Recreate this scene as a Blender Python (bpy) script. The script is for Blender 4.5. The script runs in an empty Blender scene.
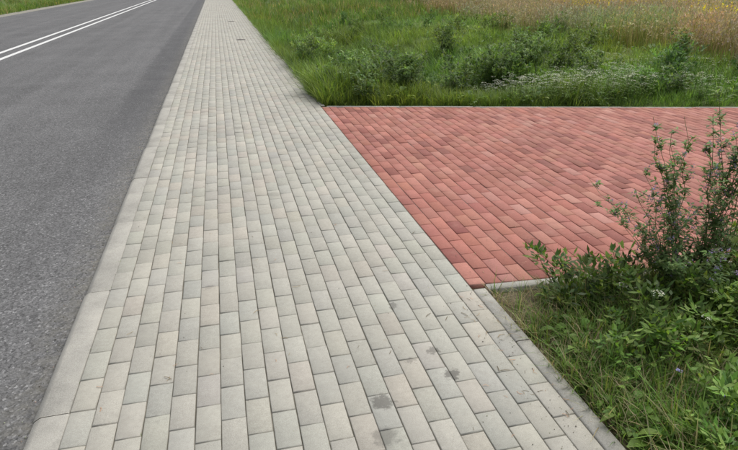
import bpy, math, numpy as np
R=np.random.RandomState(7)
scene=bpy.context.scene
def sm(x,a,b):
    t=np.clip((np.asarray(x,float)-a)/(b-a),0,1); return t*t*(3-2*t)
def nz(x,y,s=1.0,k=0.0):
    x=np.asarray(x)*s; y=np.asarray(y)*s
    return (np.sin(x*1.3+y*0.7+k)+np.sin(-x*0.9+y*1.7+2.1+k*2)+np.sin(x*2.3+y*2.9+4+k)*.6+np.sin(x*4.1-y*3.3+1+k)*.4)/3.0
SW0,SW1=-0.738,1.234
def nearY(x): return 2.555-0.067*(x-1.3)
def farY(x):  return 7.53-0.265*(x-1.22)
def gh(x,y):
    x=np.asarray(x,float); y=np.asarray(y,float)
    d=np.maximum(nearY(x)-y,y-farY(x))
    m=sm(d,0.05,0.7)*sm(x,1.32,1.9)
    z=-0.03+m*(0.03*nz(x,y,1.6)+0.012*nz(x,y,5))
    z=z-sm(x,1.35,3.5)*sm(nearY(x)-y,0.1,1.2)*0.10
    ditch=0.55*np.exp(-((x-3.6)/1.25)**2)*sm(y-farY(x),0.25,2.2)
    z=z-ditch+0.16*sm(x,5.5,8.5)*sm(y-farY(x),.3,2.)
    z=z+sm(x,9,40)*0.35*nz(x,y,.12)*sm(d,0.1,4)
    z=np.where(x<-0.81,-0.085,z)
    lv=sm(-x,9.9,11.5)
    z=z+lv*(0.05+0.03*nz(x,y,1.2))-0.5*sm(-x,11,13)*sm(x,-17,-14)
    return z
# ---------- node helpers
def newmat(name):
    m=bpy.data.materials.new(name); m.use_nodes=True
    nt=m.node_tree; b=nt.nodes['Principled BSDF']; b.inputs['Specular IOR Level'].default_value=0.3
    return m,nt,b
class N:
    def __init__(s,nt): s.nt=nt; s.g=nt.nodes.new('ShaderNodeNewGeometry')
    def pos(s): return s.g.outputs['Position']
    def noise(s,scale,detail=4,rough=.6,vec=None,out='Fac'):
        n=s.nt.nodes.new('ShaderNodeTexNoise'); n.inputs['Scale'].default_value=scale; n.inputs['Detail'].default_value=detail; n.inputs['Roughness'].default_value=rough
        s.nt.links.new(vec or s.pos(),n.inputs['Vector']); return n.outputs[out]
    def vor(s,scale,out='Distance',vec=None):
        n=s.nt.nodes.new('ShaderNodeTexVoronoi'); n.inputs['Scale'].default_value=scale
        s.nt.links.new(vec or s.pos(),n.inputs['Vector']); return n.outputs[out]
    def ramp(s,fac,stops):
        n=s.nt.nodes.new('ShaderNodeValToRGB'); e=n.color_ramp.elements
        while len(e)<len(stops): e.new(.5)
        for i,(p,c) in enumerate(stops):
            e[i].position=p; e[i].color=(c,c,c,1) if not hasattr(c,'__len__') else (*c,1)
        s.nt.links.new(fac,n.inputs[0]); return n.outputs[0]
    def math(s,op,a,b=0,clamp=False):
        n=s.nt.nodes.new('ShaderNodeMath'); n.operation=op; n.use_clamp=clamp
        for i,v in enumerate((a,b)):
            if isinstance(v,(int,float)): n.inputs[i].default_value=v
            else: s.nt.links.new(v,n.inputs[i])
        return n.outputs[0]
    def mix(s,fac,a,b,mode='MIX'):
        n=s.nt.nodes.new('ShaderNodeMix'); n.data_type='RGBA'; n.blend_type=mode
        for i,v in ((0,fac),(6,a),(7,b)):
            if isinstance(v,(int,float)): n.inputs[i].default_value=v if i==0 else (v,v,v,1)
            elif isinstance(v,tuple): n.inputs[i].default_value=(*v,1)
            else: s.nt.links.new(v,n.inputs[i])
        return n.outputs[2]
    def attr(s,name='Col'):
        n=s.nt.nodes.new('ShaderNodeAttribute'); n.attribute_name=name; return n.outputs['Color']
    def sep(s):
        n=s.nt.nodes.new('ShaderNodeSeparateXYZ'); s.nt.links.new(s.pos(),n.inputs[0]); return n.outputs
    def bump(s,h,b,strength=.4,dist=.003):
        n=s.nt.nodes.new('ShaderNodeBump'); n.inputs['Strength'].default_value=strength; n.inputs['Distance'].default_value=dist
        s.nt.links.new(h,n.inputs['Height']); s.nt.links.new(n.outputs[0],b.inputs['Normal'])
    def mapr(s,v,a,b,c=0.,d=1.):
        n=s.nt.nodes.new('ShaderNodeMapRange'); s.nt.links.new(v,n.inputs[0])
        for i,k in enumerate((a,b,c,d)): n.inputs[i+1].default_value=k
        return n.outputs[0]
    def spot(s,x,y,r,wob):
        S=s.sep(); dx=s.math('SUBTRACT',S[0],x); dy=s.math('SUBTRACT',S[1],y)
        d=s.math('SQRT',s.math('ADD',s.math('MULTIPLY',dx,dx),s.math('MULTIPLY',dy,dy)))
        d=s.math('ADD',d,wob); return s.mapr(d,r*.7,r*1.15,1.,0.)
# ---------- mesh helpers
def mkobj(name,V,F,C=None,mat=None,smooth=False):
    V=np.asarray(V,np.float32); F=np.asarray(F,np.int32)
    me=bpy.data.meshes.new(name); me.vertices.add(len(V)); me.vertices.foreach_set('co',V.ravel())
    k=F.shape[1]; me.loops.add(F.size); me.loops.foreach_set('vertex_index',F.ravel())
    me.polygons.add(len(F)); me.polygons.foreach_set('loop_start',np.arange(0,F.size,k,dtype=np.int32))
    me.polygons.foreach_set('loop_total',np.full(len(F),k,np.int32))
    if C is not None:
        a=me.color_attributes.new('Col','FLOAT_COLOR','POINT')
        c=np.ones((len(V),4),np.float32); c[:,:3]=C; a.data.foreach_set('color',c.ravel())
    me.update(calc_edges=True)
    if smooth: me.polygons.foreach_set('use_smooth',np.ones(len(F),bool))
    if mat: me.materials.append(mat)
    o=bpy.data.objects.new(name,me); scene.collection.objects.link(o); return o
def bricks(corn,z,bev,col,tilt=.0008,h=.03):
    n=len(corn); cen=corn.mean(1,keepdims=True); d=corn-cen
    inn=cen+d-np.sign(d)*bev
    zt=z[:,None]+R.uniform(-tilt,tilt,(n,4))
    V=np.zeros((n,12,3)); V[:,0:4,:2]=inn; V[:,0:4,2]=zt
    V[:,4:8,:2]=corn; V[:,4:8,2]=zt-bev*.8
    V[:,8:12,:2]=corn; V[:,8:12,2]=zt-h
    f=[[0,1,2,3]]
    for i in range(4):
        j=(i+1)%4; f.append([4+i,4+j,j,i]); f.append([8+i,8+j,4+j,4+i])
    F=(np.array(f)[None]+12*np.arange(n)[:,None,None]).reshape(-1,4)
    C=np.repeat(col[:,None,:],12,1).reshape(-1,3)
    return V.reshape(-1,3),F,C
# ---------- materials
def paver_mat(name,spots,stainmul,dirt,pale,palef=.45):
    m,nt,b=newmat(name); n=N(nt)
    c=n.attr()
    c=n.mix(1.0,c,n.ramp(n.noise(420,2,.7),[(.3,.74),(.7,1.2)]),'MULTIPLY')
    c=n.mix(1.0,c,n.ramp(n.noise(38,5,.7),[(.25,.88),(.75,1.08)]),'MULTIPLY')
    c=n.mix(1.0,c,n.ramp(n.noise(1.3,5,.65),[(.3,.88),(.7,1.07)]),'MULTIPLY')
    c=n.mix(n.ramp(n.noise(7,6,.75),[(.54,0.),(.74,.5)]),c,dirt)
    c=n.mix(n.ramp(n.noise(3.1,7,.75),[(.52,0.),(.72,palef)]),c,pale)
    wob=n.mapr(n.noise(28,4,.7),.2,.8,-.035,.035)
    for (x,y,r,s) in spots:
        c=n.mix(n.math('MULTIPLY',n.spot(x,y,r,wob),s),c,stainmul)
    nt.links.new(c,b.inputs['Base Color']); b.inputs['Roughness'].default_value=.82
    n.bump(n.noise(300,4,.8),b,.5,.002); return m
m_grey=paver_mat('grey_concrete_paver',[(.50,1.75,.045,.7),(.845,1.846,.035,.65),(.82,2.03,.03,.6),(.46,1.56,.05,.45),(.70,1.98,.02,.4),(-.2,2.9,.03,.25),(.3,4.3,.06,.25),(.75,2.45,.025,.5),(.1,6.6,.08,.25)],(.09,.085,.075),(.30,.285,.245),(.46,.435,.37),.35)
m_red=paver_mat('red_concrete_paver',[(2.3,4.3,.3,.15),(3.3,5.4,.4,.2)],(.19,.075,.06),(.25,.115,.09),(.44,.24,.19))
def simple(name,cols,scale,rough=.9,bs=.5,bd=.004,fine=250):
    m,nt,b=newmat(name); n=N(nt)
    c=n.ramp(n.noise(scale,8,.7),[(.3,cols[0]),(.5,cols[1]),(.7,cols[2])])
    c=n.mix(1.0,c,n.ramp(n.noise(fine,3,.7),[(.3,.75),(.7,1.25)]),'MULTIPLY')
    nt.links.new(c,b.inputs['Base Color']); b.inputs['Roughness'].default_value=rough
    n.bump(n.noise(fine*.7,4,.8),b,bs,bd); return m
m_sand=simple('joint_sand',[(.09,.085,.065),(.16,.15,.12),(.26,.245,.20)],9)
m_rsand=simple('red_joint_sand',[(.09,.065,.055),(.18,.14,.12),(.36,.30,.26)],5)
m_kerb=simple('kerb_concrete',[(.27,.262,.235),(.345,.335,.30),(.41,.395,.35)],5,.85,.5,.002)
# asphalt
m_asph,nt,b=newmat('asphalt'); n=N(nt); S=n.sep()
c=n.ramp(n.vor(95,'Color'),[(0,.05),(.45,.115),(.8,.16),(1,.31)])
c=n.mix(1.0,c,n.ramp(n.noise(260,3,.8),[(.3,.7),(.7,1.3)]),'MULTIPLY')
c=n.mix(1.0,c,n.ramp(n.noise(.8,6,.65),[(.3,.86),(.7,1.12)]),'MULTIPLY')
mp=nt.nodes.new('ShaderNodeMapping'); mp.inputs['Scale'].default_value=(2.2,.06,1); nt.links.new(n.pos(),mp.inputs[0])
c=n.mix(1.0,c,n.ramp(n.noise(1,4,.6,vec=mp.outputs[0]),[(.3,.86),(.7,1.14)]),'MULTIPLY')
# older, darker strip of surfacing beside the kerb with a ragged start
ed=n.math('ADD',S[0],n.mapr(n.noise(5,6,.7),.3,.7,-.07,.07))
g=n.mapr(ed,-1.50,-1.42); g=n.math('MULTIPLY',g,n.mapr(n.math('ADD',S[1],n.mapr(n.noise(4,5,.7),.3,.7,-.6,.6)),5.2,8.5,.1,1.))
g=n.math('MULTIPLY',g,n.ramp(n.noise(1.6,6,.7),[(.36,.3),(.6,1.)]))
c=n.mix(n.math('MULTIPLY',g,.55),c,(.05,.05,.053))
du=n.math('MULTIPLY',n.mapr(S[0],-1.10,-.88),n.ramp(n.noise(14,6,.8),[(.4,0.),(.65,.6)]))
c=n.mix(du,c,(.20,.19,.155))
nt.links.new(c,b.inputs['Base Color']); b.inputs['Roughness'].default_value=.85
n.bump(n.vor(110),b,.6,.004)
m_paint,nt,b=newmat('road_paint'); n=N(nt)
c=n.mix(n.ramp(n.noise(25,6,.8),[(.5,0.),(.72,.8)]),(.70,.70,.68),(.2,.2,.2))
nt.links.new(c,b.inputs['Base Color']); b.inputs['Roughness'].default_value=.6
# ground
m_gr,nt,b=newmat('ground_soil'); n=N(nt); S=n.sep()
soil=n.ramp(n.noise(9,8,.75),[(.3,(.10,.08,.05)),(.5,(.18,.145,.095)),(.68,(.28,.23,.16))])
green=n.ramp(n.noise(6,8,.75),[(.3,(.06,.09,.02)),(.6,(.11,.16,.04)),(.75,(.17,.18,.07))])
tan=n.ramp(n.noise(3,8,.75),[(.3,(.16,.15,.06)),(.6,(.28,.23,.13)),(.75,(.36,.30,.18))])
wob=n.mapr(n.noise(.5,4,.6),.3,.7,-2,2)
c=n.mix(n.mapr(n.math('ADD',S[0],wob),8,11),green,tan)
nearf=n.math('MULTIPLY',n.mapr(S[1],5,6.5,1,0),n.mapr(S[0],-1,-.5))
nearf=n.math('MULTIPLY',nearf,n.mapr(S[0],1.6,2.2,1.,.35))
c=n.mix(n.math('MULTIPLY',nearf,.9),c,soil)
c=n.mix(1.0,c,n.ramp(n.noise(120,3,.8),[(.3,.6),(.7,1.4)]),'MULTIPLY')
nt.links.new(c,b.inputs['Base Color']); b.inputs['Roughness'].default_value=.95
n.bump(n.noise(40,6,.8),b,.8,.02)
def leafmat(name,trans=.35,rough=.55):
    m,nt,b=newmat(name); n=N(nt)
    c=n.mix(1.0,n.attr(),n.ramp(n.noise(30,3,.6),[(.3,.8),(.7,1.2)]),'MULTIPLY')
    nt.links.new(c,b.inputs['Base Color']); b.inputs['Roughness'].default_value=rough
    t=nt.nodes.new('ShaderNodeBsdfTranslucent'); c2=n.mix(1.0,c,(1.35,1.35,.7),'MULTIPLY'); nt.links.new(c2,t.inputs[0])
    mx=nt.nodes.new('ShaderNodeMixShader'); mx.inputs[0].default_value=trans
    nt.links.new(b.outputs[0],mx.inputs[1]); nt.links.new(t.outputs[0],mx.inputs[2])
    nt.links.new(mx.outputs[0],nt.nodes['Material Output'].inputs['Surface']); return m
m_leaf=leafmat('foliage',.4); m_dry=leafmat('dry_foliage',.25,.8)
# ---------- terrain
def axis(a,b,fine0,fine1,step,grow=1.12):
    xs=list(np.arange(fine0,fine1,step)); s=step
    x=fine1
    while x<b: xs.append(x); s*=grow; x+=s
    xs.append(b); s=step; x=fine0-step
    while x>a: xs.insert(0,x); s*=grow; x-=s
    xs.insert(0,a); return np.array(xs)
gx=axis(-700,700,-1.5,11,.14); gy=axis(-300,900,-1,18,.14)
GX,GY=np.meshgrid(gx,gy); V=np.stack([GX,GY,gh(GX,GY)],-1).reshape(-1,3)
nx,ny=len(gx),len(gy); I=(np.arange(ny-1)[:,None]*nx+np.arange(nx-1)[None]).ravel()
mkobj('ground',V,np.stack([I,I+1,I+1+nx,I+nx],1),None,m_gr,True)
# ---------- road
YA,YB=-6,240
def sheet(name,x0,x1,z,mat,y0=YA,y1=YB,ny=2):
    ys=np.linspace(y0,y1,ny); V=[]; 
    for y in ys: V+= [(x0,y,z),(x1,y,z)]
    F=[[2*i,2*i+1,2*i+3,2*i+2] for i in range(ny-1)]
    return mkobj(name,V,F,None,mat)
RZ=-0.045
sheet('road',-9.6,-0.86,RZ,m_asph)
l1=sheet('centre_line_marking',-4.81,-4.69,RZ+.004,m_paint)
l2=sheet('second_line',-5.20,-5.08,RZ+.004,m_paint); l2.parent=l1
m_sh=simple('gravel',[(.16,.15,.12),(.26,.25,.21),(.36,.34,.29)],12)
sheet('road_shoulder',-10.3,-9.6,RZ-.01,m_sh)
# ---------- kerb
def profile_run(name,prof,p0,p1,seg,gap,mat,lat):
    p0=np.array(p0,float); p1=np.array(p1,float); L=np.linalg.norm(p1-p0); d=(p1-p0)/L; lat=np.array(lat,float)
    V=[];F=[];k=len(prof); n_=int(math.ceil(L/seg))
    for i in range(n_):
        a=i*seg+gap/2; c=min((i+1)*seg-gap/2,L); dz=R.uniform(-.002,.002); dl=R.uniform(-.003,.003)
        o=len(V)
        for t,ins in ((a,.003),(a+.003,0),(c-.003,0),(c,.003)):
            for (u,z) in prof:
                q=p0+d*t+lat*(u+dl); V.append((q[0],q[1],z+dz-(ins if z>-.05 else 0)))
        for s in range(3):
            for j in range(k-1): F.append([o+s*k+j,o+s*k+j+1,o+(s+1)*k+j+1,o+(s+1)*k+j])
        for s in (0,3):
            for j in range(0,k-2):
                jj=k-1-j
                if jj-1<=j+1: break
                F.append([o+s*k+j,o+s*k+j+1,o+s*k+jj-1,o+s*k+jj])
    return mkobj(name,V,F,None,mat)
kp=[(0,-.15),(0,-.026),(.004,-.018),(.026,-.004),(.034,-.001),(.132,0),(.137,-.004),(.137,-.15)]
profile_run('kerb',kp,(-.875,-4),(-.875,120),1.0,.006,m_kerb,(1,0))
def ep(w,z=0.0): return [(0,-.15),(0,z-.006),(.006,z),(w-.006,z),(w,z-.006),(w,-.15)]
profile_run('edging_kerb',ep(.075,.001),(SW1+.004,-4),(SW1+.004,2.50),1.0,.005,m_kerb,(1,0))
profile_run('edging_kerb',ep(.06,.000),(SW1+.004,7.60),(SW1+.004,120),1.0,.005,m_kerb,(1,0))
profile_run('edging_kerb',ep(.06,.001),(SW1+.09,nearY(SW1+.09)-.068),(14,nearY(14)-.068),1.0,.006,m_kerb,(.067,1))
profile_run('edging_kerb',ep(.05,.001),(SW1+.07,farY(SW1+.07)+.006),(14,farY(14)+.006),1.0,.006,m_kerb,(.25,.96))
# ---------- sidewalk pavers
def palette(n_,pal,w,var,bri):
    k=R.choice(len(pal),n_,p=w); c=np.array(pal)[k]
    return c*(1+R.normal(0,bri,(n_,1)))*(1+R.normal(0,var,(n_,3)))
nc=20; pit=(SW1-SW0)/nc; L=.2
cs=[]
for i in range(nc):
    x0=SW0+i*pit; off=(i%2)*L/2+R.uniform(-.006,.006)
    ys=np.arange(-2.4,110,L)+off; ys=ys+np.cumsum(R.normal(0,.0005,len(ys)))
    g=.0020; xj=R.normal(0,.0008,len(ys))
    a=np.stack([np.stack([x0+g+xj,ys+g],1),np.stack([x0+pit-g+xj,ys+g],1),np.stack([x0+pit-g+xj,ys+L-g],1),np.stack([x0+g+xj,ys+L-g],1)],1)
    cs.append(a)
cs=np.concatenate(cs); nb=len(cs)
col=palette(nb,[(.395,.385,.335),(.41,.397,.345),(.38,.374,.33),(.42,.395,.34),(.41,.385,.33)],[.4,.25,.2,.09,.06],.007,.033)
V,F,C=bricks(cs,R.normal(0,.001,nb),.0035,col,.0012)
sw=mkobj('sidewalk',V,F,C,m_grey)
bed=mkobj('joint_sand',[(SW0,-2.4,-.0075),(SW1+.004,-2.4,-.0075),(SW1+.004,110,-.0075),(SW0,110,-.0075)],[[0,1,2,3]],None,m_sand); bed.parent=sw
# ---------- red driveway
cs=[]
x=SW1+.004; i=0
while x<14:
    x0,x1=x+.002,x+.0965; off=(i%2)*L/2+.03
    for y in np.arange(0,8,L)+off:
        g=.0025; lo0,lo1,hi0,hi1=nearY(x0)+.002,nearY(x1)+.002,farY(x0)-.002,farY(x1)-.002
        a=[[x0,max(y+g,lo0)],[x1,max(y+g,lo1)],[x1,min(y+L-g,hi1)],[x0,min(y+L-g,hi0)]]
        if a[3][1]-a[0][1]>.02 and a[2][1]-a[1][1]>.02: cs.append(a)
    x+=.0985; i+=1
cs=np.array(cs); nb=len(cs)
col=palette(nb,[(.375,.155,.12),(.345,.138,.106),(.405,.18,.14),(.265,.10,.08),(.43,.21,.17)],[.40,.25,.18,.11,.06],.022,.055)
V,F,C=bricks(cs,R.normal(0,.0012,nb),.004,col,.0015)
dw=mkobj('driveway',V,F,C,m_red)
a,b_=SW1+.004,14.
bed=mkobj('joint_sand_red',[(a,nearY(a),-.006),(b_,nearY(b_),-.006),(b_,farY(b_),-.006),(a,farY(a),-.006)],[[0,1,2,3]],None,m_rsand); bed.parent=dw
# ---------- cover
m_ir=simple('cast_iron',[(.05,.045,.04),(.08,.07,.06),(.11,.10,.085)],20,.6)
def disc_cover(x,y,r):
    V=[];F=[];n_=28
    rings=[(0.001,.006),(r*.8,.006),(r*.82,.002),(r*.86,.002),(r*.88,.007),(r,.006),(r,-.02)]
    for rr,z in rings:
        for k in range(n_):
            t=2*math.pi*k/n_; V.append((x+rr*math.cos(t),y+rr*math.sin(t),z))
    for q in range(len(rings)-1):
        for k in range(n_): F.append([q*n_+k,q*n_+(k+1)%n_,(q+1)*n_+(k+1)%n_,(q+1)*n_+k])
    for k in range(8):
        t=math.pi*k/8*2; o=len(V); c_,s_=math.cos(t),math.sin(t)
        for (u,v) in ((.2,-.04),(.7,-.04),(.7,.04),(.2,.04)): V.append((x+r*(u*c_-v*s_),y+r*(u*s_+v*c_),.0085))
        F.append([o,o+1,o+2,o+3])
    return mkobj('valve_cover',V,F,None,m_ir)
disc_cover(.56,17.0,.13); disc_cover(.5,24.5,.13); 
# ---------- vegetation templates
class MB:
    def __init__(s): s.V=[];s.F=[];s.C=[];s.n=0
    def add(s,v,f,c):
        v=np.asarray(v,float); s.V.append(v); s.F.append(np.asarray(f)+s.n); c=np.asarray(c,float)
        s.C.append(np.broadcast_to(c,(len(v),3)) if c.ndim==1 else c); s.n+=len(v)
    def get(s): return np.concatenate(s.V),np.concatenate(s.F),np.concatenate(s.C)
def blade(mb,p,az,h,lean,w,col,seg=3,curl=1.8):
    t=np.linspace(0,1,seg+1); out=lean*h*t**curl; z=h*(t-.25*min(lean,1)*t**2)
    d=np.array([math.cos(az),math.sin(az)]); s=np.array([-d[1],d[0]])
    ww=w*np.array([.8,1,.75,.12] if seg==3 else [.9,.9,.12])*.5
    c=np.stack([p[0]+d[0]*out,p[1]+d[1]*out,p[2]+z],1); S=np.array([s[0],s[1],0])
    V=np.empty((2*(seg+1),3)); V[0::2]=c-S*ww[:,None]; V[1::2]=c+S*ww[:,None]
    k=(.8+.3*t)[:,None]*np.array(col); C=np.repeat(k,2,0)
    mb.add(V,[[2*i,2*i+1,2*i+3,2*i+2] for i in range(seg)],C)
def tube(mb,pts,r0,r1,col):
    pts=np.array(pts,float); n_=len(pts); V=[];F=[]
    for i,p in enumerate(pts):
        r=r0+(r1-r0)*i/(n_-1)
        for k in range(3):
            t=2.094*k; V.append(p+np.array([math.cos(t)*r,math.sin(t)*r,0]))
    for i in range(n_-1):
        for k in range(3): F.append([3*i+k,3*i+(k+1)%3,3*i+3+(k+1)%3,3*i+3+k])
    mb.add(V,F,col)
def leaf(mb,p,az,el,ln,w,col,droop=.4,fold=.25,shape=(0.12,.75,1.,.7,.06)):
    n_=len(shape); t=np.linspace(0,1,n_); d=np.array([math.cos(az),math.sin(az)]); s=np.array([-d[1],d[0],0])
    o=ln*(t*math.cos(el)); z=ln*(t*math.sin(el)-droop*t**2)
    c=np.stack([p[0]+d[0]*o,p[1]+d[1]*o,p[2]+z],1); sh=np.array(shape)*w*.5
    V=np.empty((3*n_,3)); V[1::3]=c
    up=np.array([0,0,1])*fold
    V[0::3]=c-(s-up)*sh[:,None]; V[2::3]=c+(s+up)*sh[:,None]
    F=[]
    for i in range(n_-1): F+=[[3*i,3*i+1,3*i+4,3*i+3],[3*i+1,3*i+2,3*i+5,3*i+4]]
    mb.add(V,F,np.array(col))
def dleaf(mb,p,az,el,ln,w,col):
    d=np.array([math.cos(az)*math.cos(el),math.sin(az)*math.cos(el),math.sin(el)]); s=np.array([-math.sin(az),math.cos(az),R.uniform(-.4,.4)])*w*.5
    p=np.array(p,float); mb.add([p,p+d*ln*.5-s,p+d*ln,p+d*ln*.5+s],[[0,1,2,3]],col)
def cj(c,v=.18): return np.array(c)*(1+R.normal(0,v))*(1+R.normal(0,.06,3))
G1=(.13,.215,.04);G2=(.19,.275,.06);G3=(.085,.15,.035);T1=(.38,.31,.18);T2=(.46,.38,.25);T3=(.33,.23,.14)
def tuft(n_,h0,h1,w,spread,lean,cols,seg=3):
    mb=MB()
    for _ in range(n_):
        a=R.uniform(0,6.28); r=spread*math.sqrt(R.rand()); az=a+R.normal(0,.8)
        blade(mb,(r*math.cos(a),r*math.sin(a),-.01),az,R.uniform(h0,h1),abs(R.normal(lean,.3)),w*R.uniform(.7,1.3),cj(cols[R.randint(len(cols))]),seg)
    return mb.get()
def drytuft(n_,h0,h1,w,spread,heads=True,yel=False):
    mb=MB()
    for _ in range(n_):
        a=R.uniform(0,6.28); r=spread*math.sqrt(R.rand()); h=R.uniform(h0,h1); az=R.uniform(0,6.28); le=abs(R.normal(.18,.15))
        col=cj([T1,T2,T3,(.24,.27,.09)][R.choice(4,p=[.33,.22,.17,.28])]); p=(r*math.cos(a),r*math.sin(a),0)
        blade(mb,p,az,h,le,w,col,2)
        if heads and R.rand()<.7:
            q=np.array([p[0]+math.cos(az)*le*h*.85,p[1]+math.sin(az)*le*h*.85,h*.88])
            hc=cj((.46,.37,.28) if not yel else (.66,.54,.08),.15)
            for _k in range(3 if not yel else 4):
                dleaf(mb,q+R.normal(0,w*1.2,3)*np.array([1,1,3]),R.uniform(0,6.28),R.uniform(.5,1.4),.05+w*2,w*2.2+.006,hc)
    return mb.get()
def rosette(n_,ln,w,cols,el0=.3,el1=1.2,stem=0.0,shape=(0.12,.75,1.,.7,.06)):
    mb=MB()
    for _ in range(n_):
        az=R.uniform(0,6.28); el=R.uniform(el0,el1); l=ln*R.uniform(.6,1.1); c=cj(cols[R.randint(len(cols))],.15)
        r=stem*R.uniform(.3,1); q=(math.cos(az)*r*math.cos(el),math.sin(az)*r*math.cos(el),r*math.sin(el))
        if stem>0: tube(mb,[(0,0,0),q],.0015,.0012,c)
        leaf(mb,q,az,el*.7,l,w*R.uniform(.7,1.2),c,droop=R.uniform(.2,.7),shape=shape)
    return mb.get()
def bushweed(h,n_,ll,lw,cols,spread=.25,simple_=False,dens=1.0):
    mb=MB()
    for _ in range(n_):
        az=R.uniform(0,6.28); hh=h*R.uniform(.45,1.1); le=R.uniform(0,spread); bz=R.uniform(0,.12)
        P=[np.array([math.cos(az)*(bz+le*t**1.1)+R.normal(0,.006),math.sin(az)*(bz+le*t**1.1)+R.normal(0,.006),hh*t]) for t in np.linspace(0,1,6)]
        sc=cj((.16,.19,.08)); tube(mb,P,.0035,.0012,sc); tone=1+R.normal(0,.2)
        nl=int(34*dens*hh/.6)
        for k in range(nl):
            t=R.uniform(.05,1)**.9; f=t*5; i=min(int(f),4); q=P[i]+(P[i+1]-P[i])*(f-i)
            a2=R.uniform(0,6.28); br=R.uniform(.0,.16)*(1-t*.75)
            q2=q+np.array([math.cos(a2)*br,math.sin(a2)*br,br*.8]); 
            if br>.05 and not simple_: tube(mb,[q,q2],.0012,.0008,sc)
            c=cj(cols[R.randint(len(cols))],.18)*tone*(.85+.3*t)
            for _j in range(3):
                if simple_: dleaf(mb,q2+R.normal(0,.01,3),a2+R.normal(0,.9),R.uniform(-.1,1.2),ll*R.uniform(.7,1.3),lw*R.uniform(.8,1.2),c)
                else: leaf(mb,q2+R.normal(0,.008,3),a2+R.normal(0,.9),R.uniform(-.1,1.),ll*R.uniform(.6,1.2),lw*R.uniform(.7,1.2),c,droop=R.uniform(0,.5),shape=(.1,1.,.08))
    return mb.get()
def alfalfa(h,n_,lean0,az0,azs,nbr=24,fl=.3,lf=1.):
    mb=MB()
    for _ in range(n_):
        az=az0+R.uniform(-azs,azs); hh=h*R.uniform(.6,1.05); le=lean0*R.uniform(.3,1.1)
        P=[np.array([math.cos(az)*le*t**1.4+R.normal(0,.01),math.sin(az)*le*t**1.4+R.normal(0,.01),hh*t*(1-.1*t)]) for t in np.linspace(0,1,8)]
        sc=cj((.20,.22,.11),.15); tube(mb,P,.003,.0012,sc)
        for k in range(nbr):
            t=R.uniform(.12,.98); f=t*7; i=min(int(f),6); q=P[i]+(P[i+1]-P[i])*(f-i)
            a2=R.uniform(0,6.28); br=R.uniform(.05,.26)*(1.15-t)
            q2=q+np.array([math.cos(a2)*br*.7,math.sin(a2)*br*.7,br*.8]); tube(mb,[q,(q+q2)/2+R.normal(0,.004,3),q2],.0014,.0008,sc)
            for s in np.linspace(.2,1,4):
                qq=q+(q2-q)*s; c=cj([(.16,.26,.085),(.21,.31,.11),(.12,.20,.07)][R.randint(3)],.15)
                for _j in range(3):
                    if R.rand()<.8: leaf(mb,qq,R.uniform(0,6.28),R.uniform(-.2,.9),lf*R.uniform(.018,.036),lf*R.uniform(.009,.016),c,droop=.2,shape=(.1,1.,.15))
            if R.rand()<fl and t>.35:
                fc=cj((.36,.28,.55),.15)
                for _j in range(12): dleaf(mb,q2+R.normal(0,.006,3)*np.array([1,1,1.8]),R.uniform(0,6.28),R.uniform(-.2,1.2),.012,.007,fc)
    return mb.get()
def umbel(h,col=(.75,.75,.68),cr=.02,nd=14,ds=.003):
    mb=MB(); le=R.uniform(0,.15); az=R.uniform(0,6.28)
    top=np.array([math.cos(az)*le*h,math.sin(az)*le*h,h]); tube(mb,[(0,0,0),top*.5+np.array([.004,0,0]),top],.0015,.001,(.12,.18,.06))
    for _ in range(nd):
        a=R.uniform(0,6.28); r=cr*math.sqrt(R.rand()); q=top+np.array([math.cos(a)*r,math.sin(a)*r,-r*.3+R.uniform(-.003,.003)])
        s=ds; mb.add([q+(-s,0,0),q+(0,-s,.001),q+(s,0,0),q+(0,s,.001)],[[0,1,2,3]],cj(col,.05))
    for _ in range(5): leaf(mb,top*R.uniform(.1,.7),R.uniform(0,6.28),.4,.05,.012,cj(G1),shape=(.1,1,.1))
    return mb.get()
def scatter(name,temps,x,y,scale,tint,mat,zoff=0,shear=.12,flat=False):
    n_=len(x); which=R.randint(len(temps),size=n_); z=(0*x if flat else gh(x,y))+zoff; Vs=[];Fs=[];Cs=[];off=0
    for k,(TV,TF,TC) in enumerate(temps):
        s=np.where(which==k)[0]
        if not len(s): continue
        a=R.uniform(0,6.28,len(s)); ca,sa=np.cos(a)[:,None],np.sin(a)[:,None]; sc=scale[s][:,None]
        X=TV[None,:,0]*ca-TV[None,:,1]*sa; Y=TV[None,:,0]*sa+TV[None,:,1]*ca; Z=np.repeat(TV[None,:,2],len(s),0)
        X=X+Z*R.normal(0,shear,(len(s),1)); Y=Y+Z*R.normal(0,shear,(len(s),1))
        V=np.stack([X*sc+x[s][:,None],Y*sc+y[s][:,None],Z*sc+z[s][:,None]],-1).reshape(-1,3)
        F=(TF[None]+(len(TV)*np.arange(len(s)))[:,None,None]).reshape(-1,4)+off
        C=(TC[None]*tint[s][:,None,:]).reshape(-1,3); off+=len(V); Vs.append(V);Fs.append(F);Cs.append(C)
    return mkobj(name,np.concatenate(Vs),np.concatenate(Fs),np.clip(np.concatenate(Cs),0,1),mat)
def tintf(x,y,s=.9,amp=.3,j=.1):
    b=1+amp*nz(x,y,s,3.)+R.normal(0,j,len(x)); w=nz(x,y,.6,9.)
    return np.clip(np.stack([b*(1+.22*w),b,b*(1-.1*w)],1),.3,1.8)
def offpave(x,y,mg=.03):
    d=np.maximum(nearY(x)-.07-y,y-farY(x)-.06)
    return (x>SW1+.085+mg)&((d>mg)|(x>14.3))
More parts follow.
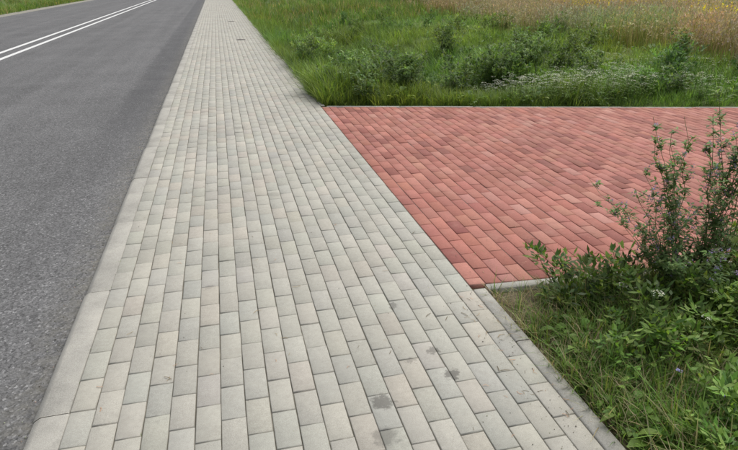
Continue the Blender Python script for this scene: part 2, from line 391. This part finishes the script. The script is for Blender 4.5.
def lush(x,y):
    bare=np.exp(-(((x-1.5)/.17)**2+((y-2.25)/.30)**2)); bd=sm(nearY(x)-y,.06,.3)
    return np.clip(.45+.8*sm(x+.2*nz(x,y,3),1.35,1.7),0,1)*(1-.85*bare)*(.18+.82*bd)
# grass near (right foreground)
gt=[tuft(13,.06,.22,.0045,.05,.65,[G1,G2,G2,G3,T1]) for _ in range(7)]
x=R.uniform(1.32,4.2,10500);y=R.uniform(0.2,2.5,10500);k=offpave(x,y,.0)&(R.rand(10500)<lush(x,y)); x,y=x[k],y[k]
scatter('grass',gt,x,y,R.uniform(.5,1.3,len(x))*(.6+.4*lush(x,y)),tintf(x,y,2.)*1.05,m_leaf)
st=[tuft(8,.03,.10,.003,.05,1.4,[T1,T2,T3,G1]) for _ in range(5)]
x=R.uniform(1.33,2.3,650);y=R.uniform(.5,2.48,650);k=offpave(x,y,.0);x,y=x[k],y[k]
scatter('dry_grass',st,x,y,R.uniform(.5,1.3,len(x)),tintf(x,y,2.)*.85,m_dry)
LC=(.16,.25,.06)
lw=[rosette(13,.075,.036,[G1,G2,LC],.3,1.3,.12) for _ in range(4)]+[rosette(10,.15,.04,[G2,G1],.5,1.3,.03) for _ in range(2)]+[rosette(20,.035,.024,[G1,G2],.4,1.4,.13) for _ in range(4)]
lw+=[rosette(16,.13,.045,[G2,G1],.3,1.1,.02,(.2,.5,.35,.9,.5,1.,.8,.05)) for _ in range(4)]
x=R.uniform(1.38,4.,2300);y=R.uniform(.2,2.42,2300)
k=offpave(x,y,.04)&(R.rand(2300)<lush(x,y)*.9);x,y=x[k],y[k]
scatter('leafy_weeds',lw,x,y,R.uniform(.6,1.35,len(x))*(.6+.4*lush(x,y)),tintf(x,y,1.6,.35,.15)*1.05,m_leaf)
bw0=[bushweed(.22,5,.04,.016,[G1,G2,G3],.12,True,2.4) for _ in range(4)]
x=R.uniform(1.55,3.6,90);y=R.uniform(.5,2.3,90);k=R.rand(90)<lush(x,y);x,y=x[k],y[k]
scatter('weeds',bw0,x,y,R.uniform(.6,1.3,len(x)),tintf(x,y,1.6),m_leaf)
um=[umbel(.27,(.72,.74,.62),.024,34,.0028) for _ in range(4)]
ux=np.array([1.80,1.85,1.82,2.25,2.05,2.3,1.95,2.4]);uy=np.array([2.03,1.98,1.92,1.9,1.2,1.45,1.7,1.6])
scatter('white_wildflowers',um,ux,uy,R.uniform(.8,1.2,len(ux)),np.ones((len(ux),3)),m_leaf)
vb=[umbel(.22,(.34,.32,.62),.016,16,.004) for _ in range(4)]
ux=np.array([1.72,1.9,1.95,1.66,2.2,2.1,1.88]);uy=np.array([1.28,1.35,1.22,1.5,1.62,1.1,1.05])
scatter('violet_wildflowers',vb,ux,uy,R.uniform(.8,1.2,len(ux)),np.ones((len(ux),3)),m_leaf)
# tall flowering weeds beside the driveway
def place(name,T,x,y,s=1.,tint=(1,1,1),mat=m_leaf):
    V,F,C=T; o=mkobj(name,V*s,F,np.clip(C*np.array(tint),0,1),mat); o.location=(x,y,float(gh(x,y))-.01); return o
place('alfalfa_plant',alfalfa(.85,6,.48,2.9,.6,15,.4),2.26,2.24)
place('alfalfa_plant',alfalfa(1.1,8,.32,2.4,1.3,17,.3,1.15),2.36,2.28)
place('alfalfa_plant',alfalfa(1.2,8,.27,1.8,2.4,19,.3,1.2),2.48,2.24)
place('alfalfa_plant',alfalfa(1.25,8,.3,2.,3.,19,.3,1.2),2.64,2.25)
place('alfalfa_plant',alfalfa(.5,8,.32,3.2,1.4,14,.2),2.3,2.08)
place('alfalfa_plant',alfalfa(1.1,7,.3,2.,3.,16),3.0,2.1)
place('mugwort_plant',bushweed(.5,12,.055,.02,[G1,G2],.25),2.70,2.02)
place('mugwort_plant',bushweed(.36,10,.055,.022,[G1,G2],.28),2.48,1.9)
place('mugwort_plant',bushweed(.45,12,.05,.02,[G1,G2],.25),2.98,1.75)
# green verge, mid distance
def polar(n_,r0,r1,a0,a1):
    r=r0*(r1/r0)**R.rand(n_); a=np.radians(R.uniform(a0,a1,n_)); return r*np.sin(a),r*np.cos(a)
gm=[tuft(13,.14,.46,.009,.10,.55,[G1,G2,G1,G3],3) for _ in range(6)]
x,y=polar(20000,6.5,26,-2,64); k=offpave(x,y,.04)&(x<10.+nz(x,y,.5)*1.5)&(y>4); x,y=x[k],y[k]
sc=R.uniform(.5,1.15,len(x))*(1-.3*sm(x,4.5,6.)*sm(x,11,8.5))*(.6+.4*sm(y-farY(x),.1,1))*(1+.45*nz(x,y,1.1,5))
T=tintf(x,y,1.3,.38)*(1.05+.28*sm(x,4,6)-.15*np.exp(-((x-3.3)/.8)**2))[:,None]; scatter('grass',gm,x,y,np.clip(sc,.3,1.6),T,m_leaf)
gf=[tuft(16,.15,.5,.018,.2,.5,[G1,G2,G3,T1],2) for _ in range(5)]
x,y=polar(8000,24,90,-2,45); k=offpave(x,y,.1)&(x<12+nz(x,y,.3)*3); x,y=x[k],y[k]
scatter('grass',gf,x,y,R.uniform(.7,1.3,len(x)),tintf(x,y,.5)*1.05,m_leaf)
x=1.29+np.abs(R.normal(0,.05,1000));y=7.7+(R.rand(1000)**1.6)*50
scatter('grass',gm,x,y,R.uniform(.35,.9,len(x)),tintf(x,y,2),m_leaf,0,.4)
# dry meadow
df=[drytuft(14,.4,.85,.008,.16) for _ in range(6)]
x,y=polar(14000,8,30,8,70); k=offpave(x,y,.1)&(x>8.6+nz(x,y,.5)*1.2)&(R.rand(len(x))<.5+.5*sm(x,8.5,11)); x,y=x[k],y[k]
def dt(x,y,s,a):
    t=tintf(x,y,s,a); g=sm(nz(x,y,.35,7.),.2,.8)[:,None]; return t*(1-g*np.array([.38,.06,.3]))
scatter('dry_meadow_grass',df,x,y,R.uniform(.6,1.1,len(x)),dt(x,y,.5,.25),m_dry)
dff=[drytuft(16,.5,1.0,.02,.3) for _ in range(5)]
x,y=polar(9000,28,110,0,65); k=(x>10.5+nz(x,y,.3)*3); x,y=x[k],y[k]
scatter('dry_meadow_grass',dff,x,y,R.uniform(.7,1.2,len(x)),dt(x,y,.25,.2),m_dry)
gd=[drytuft(8,.6,1.1,.012,.3,True,True) for _ in range(4)]
x,y=polar(4600,14,90,4,62); k=(x>11)&(nz(x,y,.4,5)+1.3*sm(np.hypot(x,y),17,36)+R.normal(0,.3,len(x))>.45); x,y=x[k],y[k]
scatter('goldenrod',gd,x,y,R.uniform(.75,1.1,len(x)),np.ones((len(x),3)),m_leaf)
# white flower patches
um2=[umbel(.34,(.7,.72,.6),.035,12,.005) for _ in range(5)]
x=R.uniform(3.8,9.5,2000);y=farY(x)+.2+np.abs(R.normal(0,.9,2000));k=(nz(x,y,1.2,1)>-.35);x,y=x[k],y[k]
scatter('white_wildflowers',um2,x,y,R.uniform(.7,1.3,len(x)),np.ones((len(x),3)),m_leaf)
lm=[rosette(14,.13,.05,[G1,G2,G3],.5,1.4,.18) for _ in range(5)]
x,y=polar(1300,7,22,5,60);k=offpave(x,y,.12)&(x<9)&(nz(x,y,.9,2)>-.1);x,y=x[k],y[k]
scatter('leafy_weeds',lm,x,y,R.uniform(.6,1.3,len(x)),tintf(x,y,1.2),m_leaf)
# bushy weeds behind the driveway
GR=(.14,.22,.075);GS=(.11,.175,.06);GL=(.19,.28,.09)
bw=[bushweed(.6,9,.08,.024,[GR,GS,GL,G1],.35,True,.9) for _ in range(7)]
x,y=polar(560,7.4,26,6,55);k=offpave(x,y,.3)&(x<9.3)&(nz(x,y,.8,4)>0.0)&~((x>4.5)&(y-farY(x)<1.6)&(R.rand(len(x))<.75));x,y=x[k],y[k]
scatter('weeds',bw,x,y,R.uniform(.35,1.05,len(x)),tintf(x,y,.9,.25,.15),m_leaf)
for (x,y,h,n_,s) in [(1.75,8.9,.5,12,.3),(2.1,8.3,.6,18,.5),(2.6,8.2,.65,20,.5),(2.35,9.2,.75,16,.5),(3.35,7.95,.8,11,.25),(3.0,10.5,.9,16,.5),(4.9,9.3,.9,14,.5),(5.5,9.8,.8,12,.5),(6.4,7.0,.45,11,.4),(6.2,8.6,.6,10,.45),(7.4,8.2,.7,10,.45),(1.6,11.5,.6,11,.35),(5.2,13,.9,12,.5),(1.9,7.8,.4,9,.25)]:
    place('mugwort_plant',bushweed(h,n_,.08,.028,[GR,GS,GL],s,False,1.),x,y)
# left verge across the road
x=-10.3-np.abs(R.normal(0,5,4500));y=R.uniform(5,80,4500)
scatter('grass',gf,x,y,R.uniform(.5,1.1,len(x)),tintf(x,y,.5)*1.1,m_leaf)
# moss / tiny grass in joints
x=np.concatenate([np.full(90,SW1+.002)+R.normal(0,.002,90),np.full(80,SW0-.001),SW0+pit*R.randint(1,20,50)]);y=np.concatenate([R.uniform(.5,9,90),R.uniform(1,12,80),R.uniform(1,9,50)])
jt=[tuft(6,.008,.03,.002,.012,.8,[G1,G2]) for _ in range(3)]
scatter('grass',jt,x,y,R.uniform(.5,1.1,len(x)),tintf(x,y,2),m_leaf,.022)
# grit and bits of straw lying on the paving
def grit():
    mb=MB(); c=cj([(.2,.18,.14),(.10,.09,.07),(.32,.29,.23)][R.randint(3)]); r=.0022
    v=[(r*math.cos(t)*R.uniform(.7,1.2),r*math.sin(t)*R.uniform(.7,1.2),0) for t in (0,1.57,3.14,4.71)]; u=[(a*.6,b*.6,r*.8) for a,b,_ in v]
    mb.add(v+u,[[0,1,5,4],[1,2,6,5],[2,3,7,6],[3,0,4,7],[4,5,6,7]],c); return mb.get()
def straw():
    mb=MB(); l=R.uniform(.012,.04); c=cj([T1,T3,(.16,.12,.08)][R.randint(3)]); b=R.uniform(-.006,.006); w=.0011
    mb.add([(0,-w,.001),(l/2,b-w,.003),(l,-w,.001),(0,w,.001),(l/2,b+w,.003),(l,w,.001)],[[0,1,4,3],[1,2,5,4]],c); return mb.get()
x=np.concatenate([R.uniform(SW0,SW1,230),1.24-np.abs(R.normal(0,.12,160)),R.uniform(1.25,4,160)]);y=np.concatenate([R.uniform(1,7,230),R.uniform(1,2.6,160),2.58+np.abs(R.normal(0,.3,160))])
scatter('grit',[grit() for _ in range(6)]+[straw() for _ in range(3)],x,y,R.uniform(.5,1.5,len(x)),np.ones((len(x),3)),m_dry,.0015,.05,True)
x=-.885-np.abs(R.normal(0,.06,260));y=R.uniform(1.5,9,260)
scatter('grit',[grit() for _ in range(6)],x,y,R.uniform(.6,2.2,len(x)),np.ones((len(x),3)),m_dry,RZ+.0005,.05,True)
# ---------- camera
cam=bpy.data.cameras.new('camera'); co=bpy.data.objects.new('camera',cam); scene.collection.objects.link(co)
cam.lens=36*560/738; cam.sensor_width=36; cam.clip_start=.05; cam.clip_end=3000
co.location=(0,0,1.6); co.rotation_euler=(math.radians(90-23.8),0,math.radians(-14.2)); scene.camera=co
# ---------- light
w=bpy.data.worlds.new('World'); scene.world=w; w.use_nodes=True; nt=w.node_tree
sky=nt.nodes.new('ShaderNodeTexSky'); sky.sky_type='NISHITA'; sky.sun_disc=False
el,az=math.radians(60),math.radians(60)
sky.sun_elevation=el; sky.sun_rotation=az; sky.dust_density=4; sky.air_density=1.0
hs=nt.nodes.new('ShaderNodeHueSaturation'); hs.inputs['Saturation'].default_value=.4
bg=nt.nodes['Background']; nt.links.new(sky.outputs[0],hs.inputs['Color']); nt.links.new(hs.outputs[0],bg.inputs[0]); bg.inputs[1].default_value=.15
sl=bpy.data.lights.new('sun','SUN'); so=bpy.data.objects.new('sun',sl); scene.collection.objects.link(so)
sl.energy=2.2; sl.angle=math.radians(50); sl.color=(1,.965,.91)
from mathutils import Vector
dv=Vector((math.sin(az)*math.cos(el),math.cos(az)*math.cos(el),math.sin(el)))
so.rotation_euler=dv.to_track_quat('Z','Y').to_euler()
scene.view_settings.view_transform='Standard'; scene.view_settings.look='None'; scene.view_settings.exposure=0
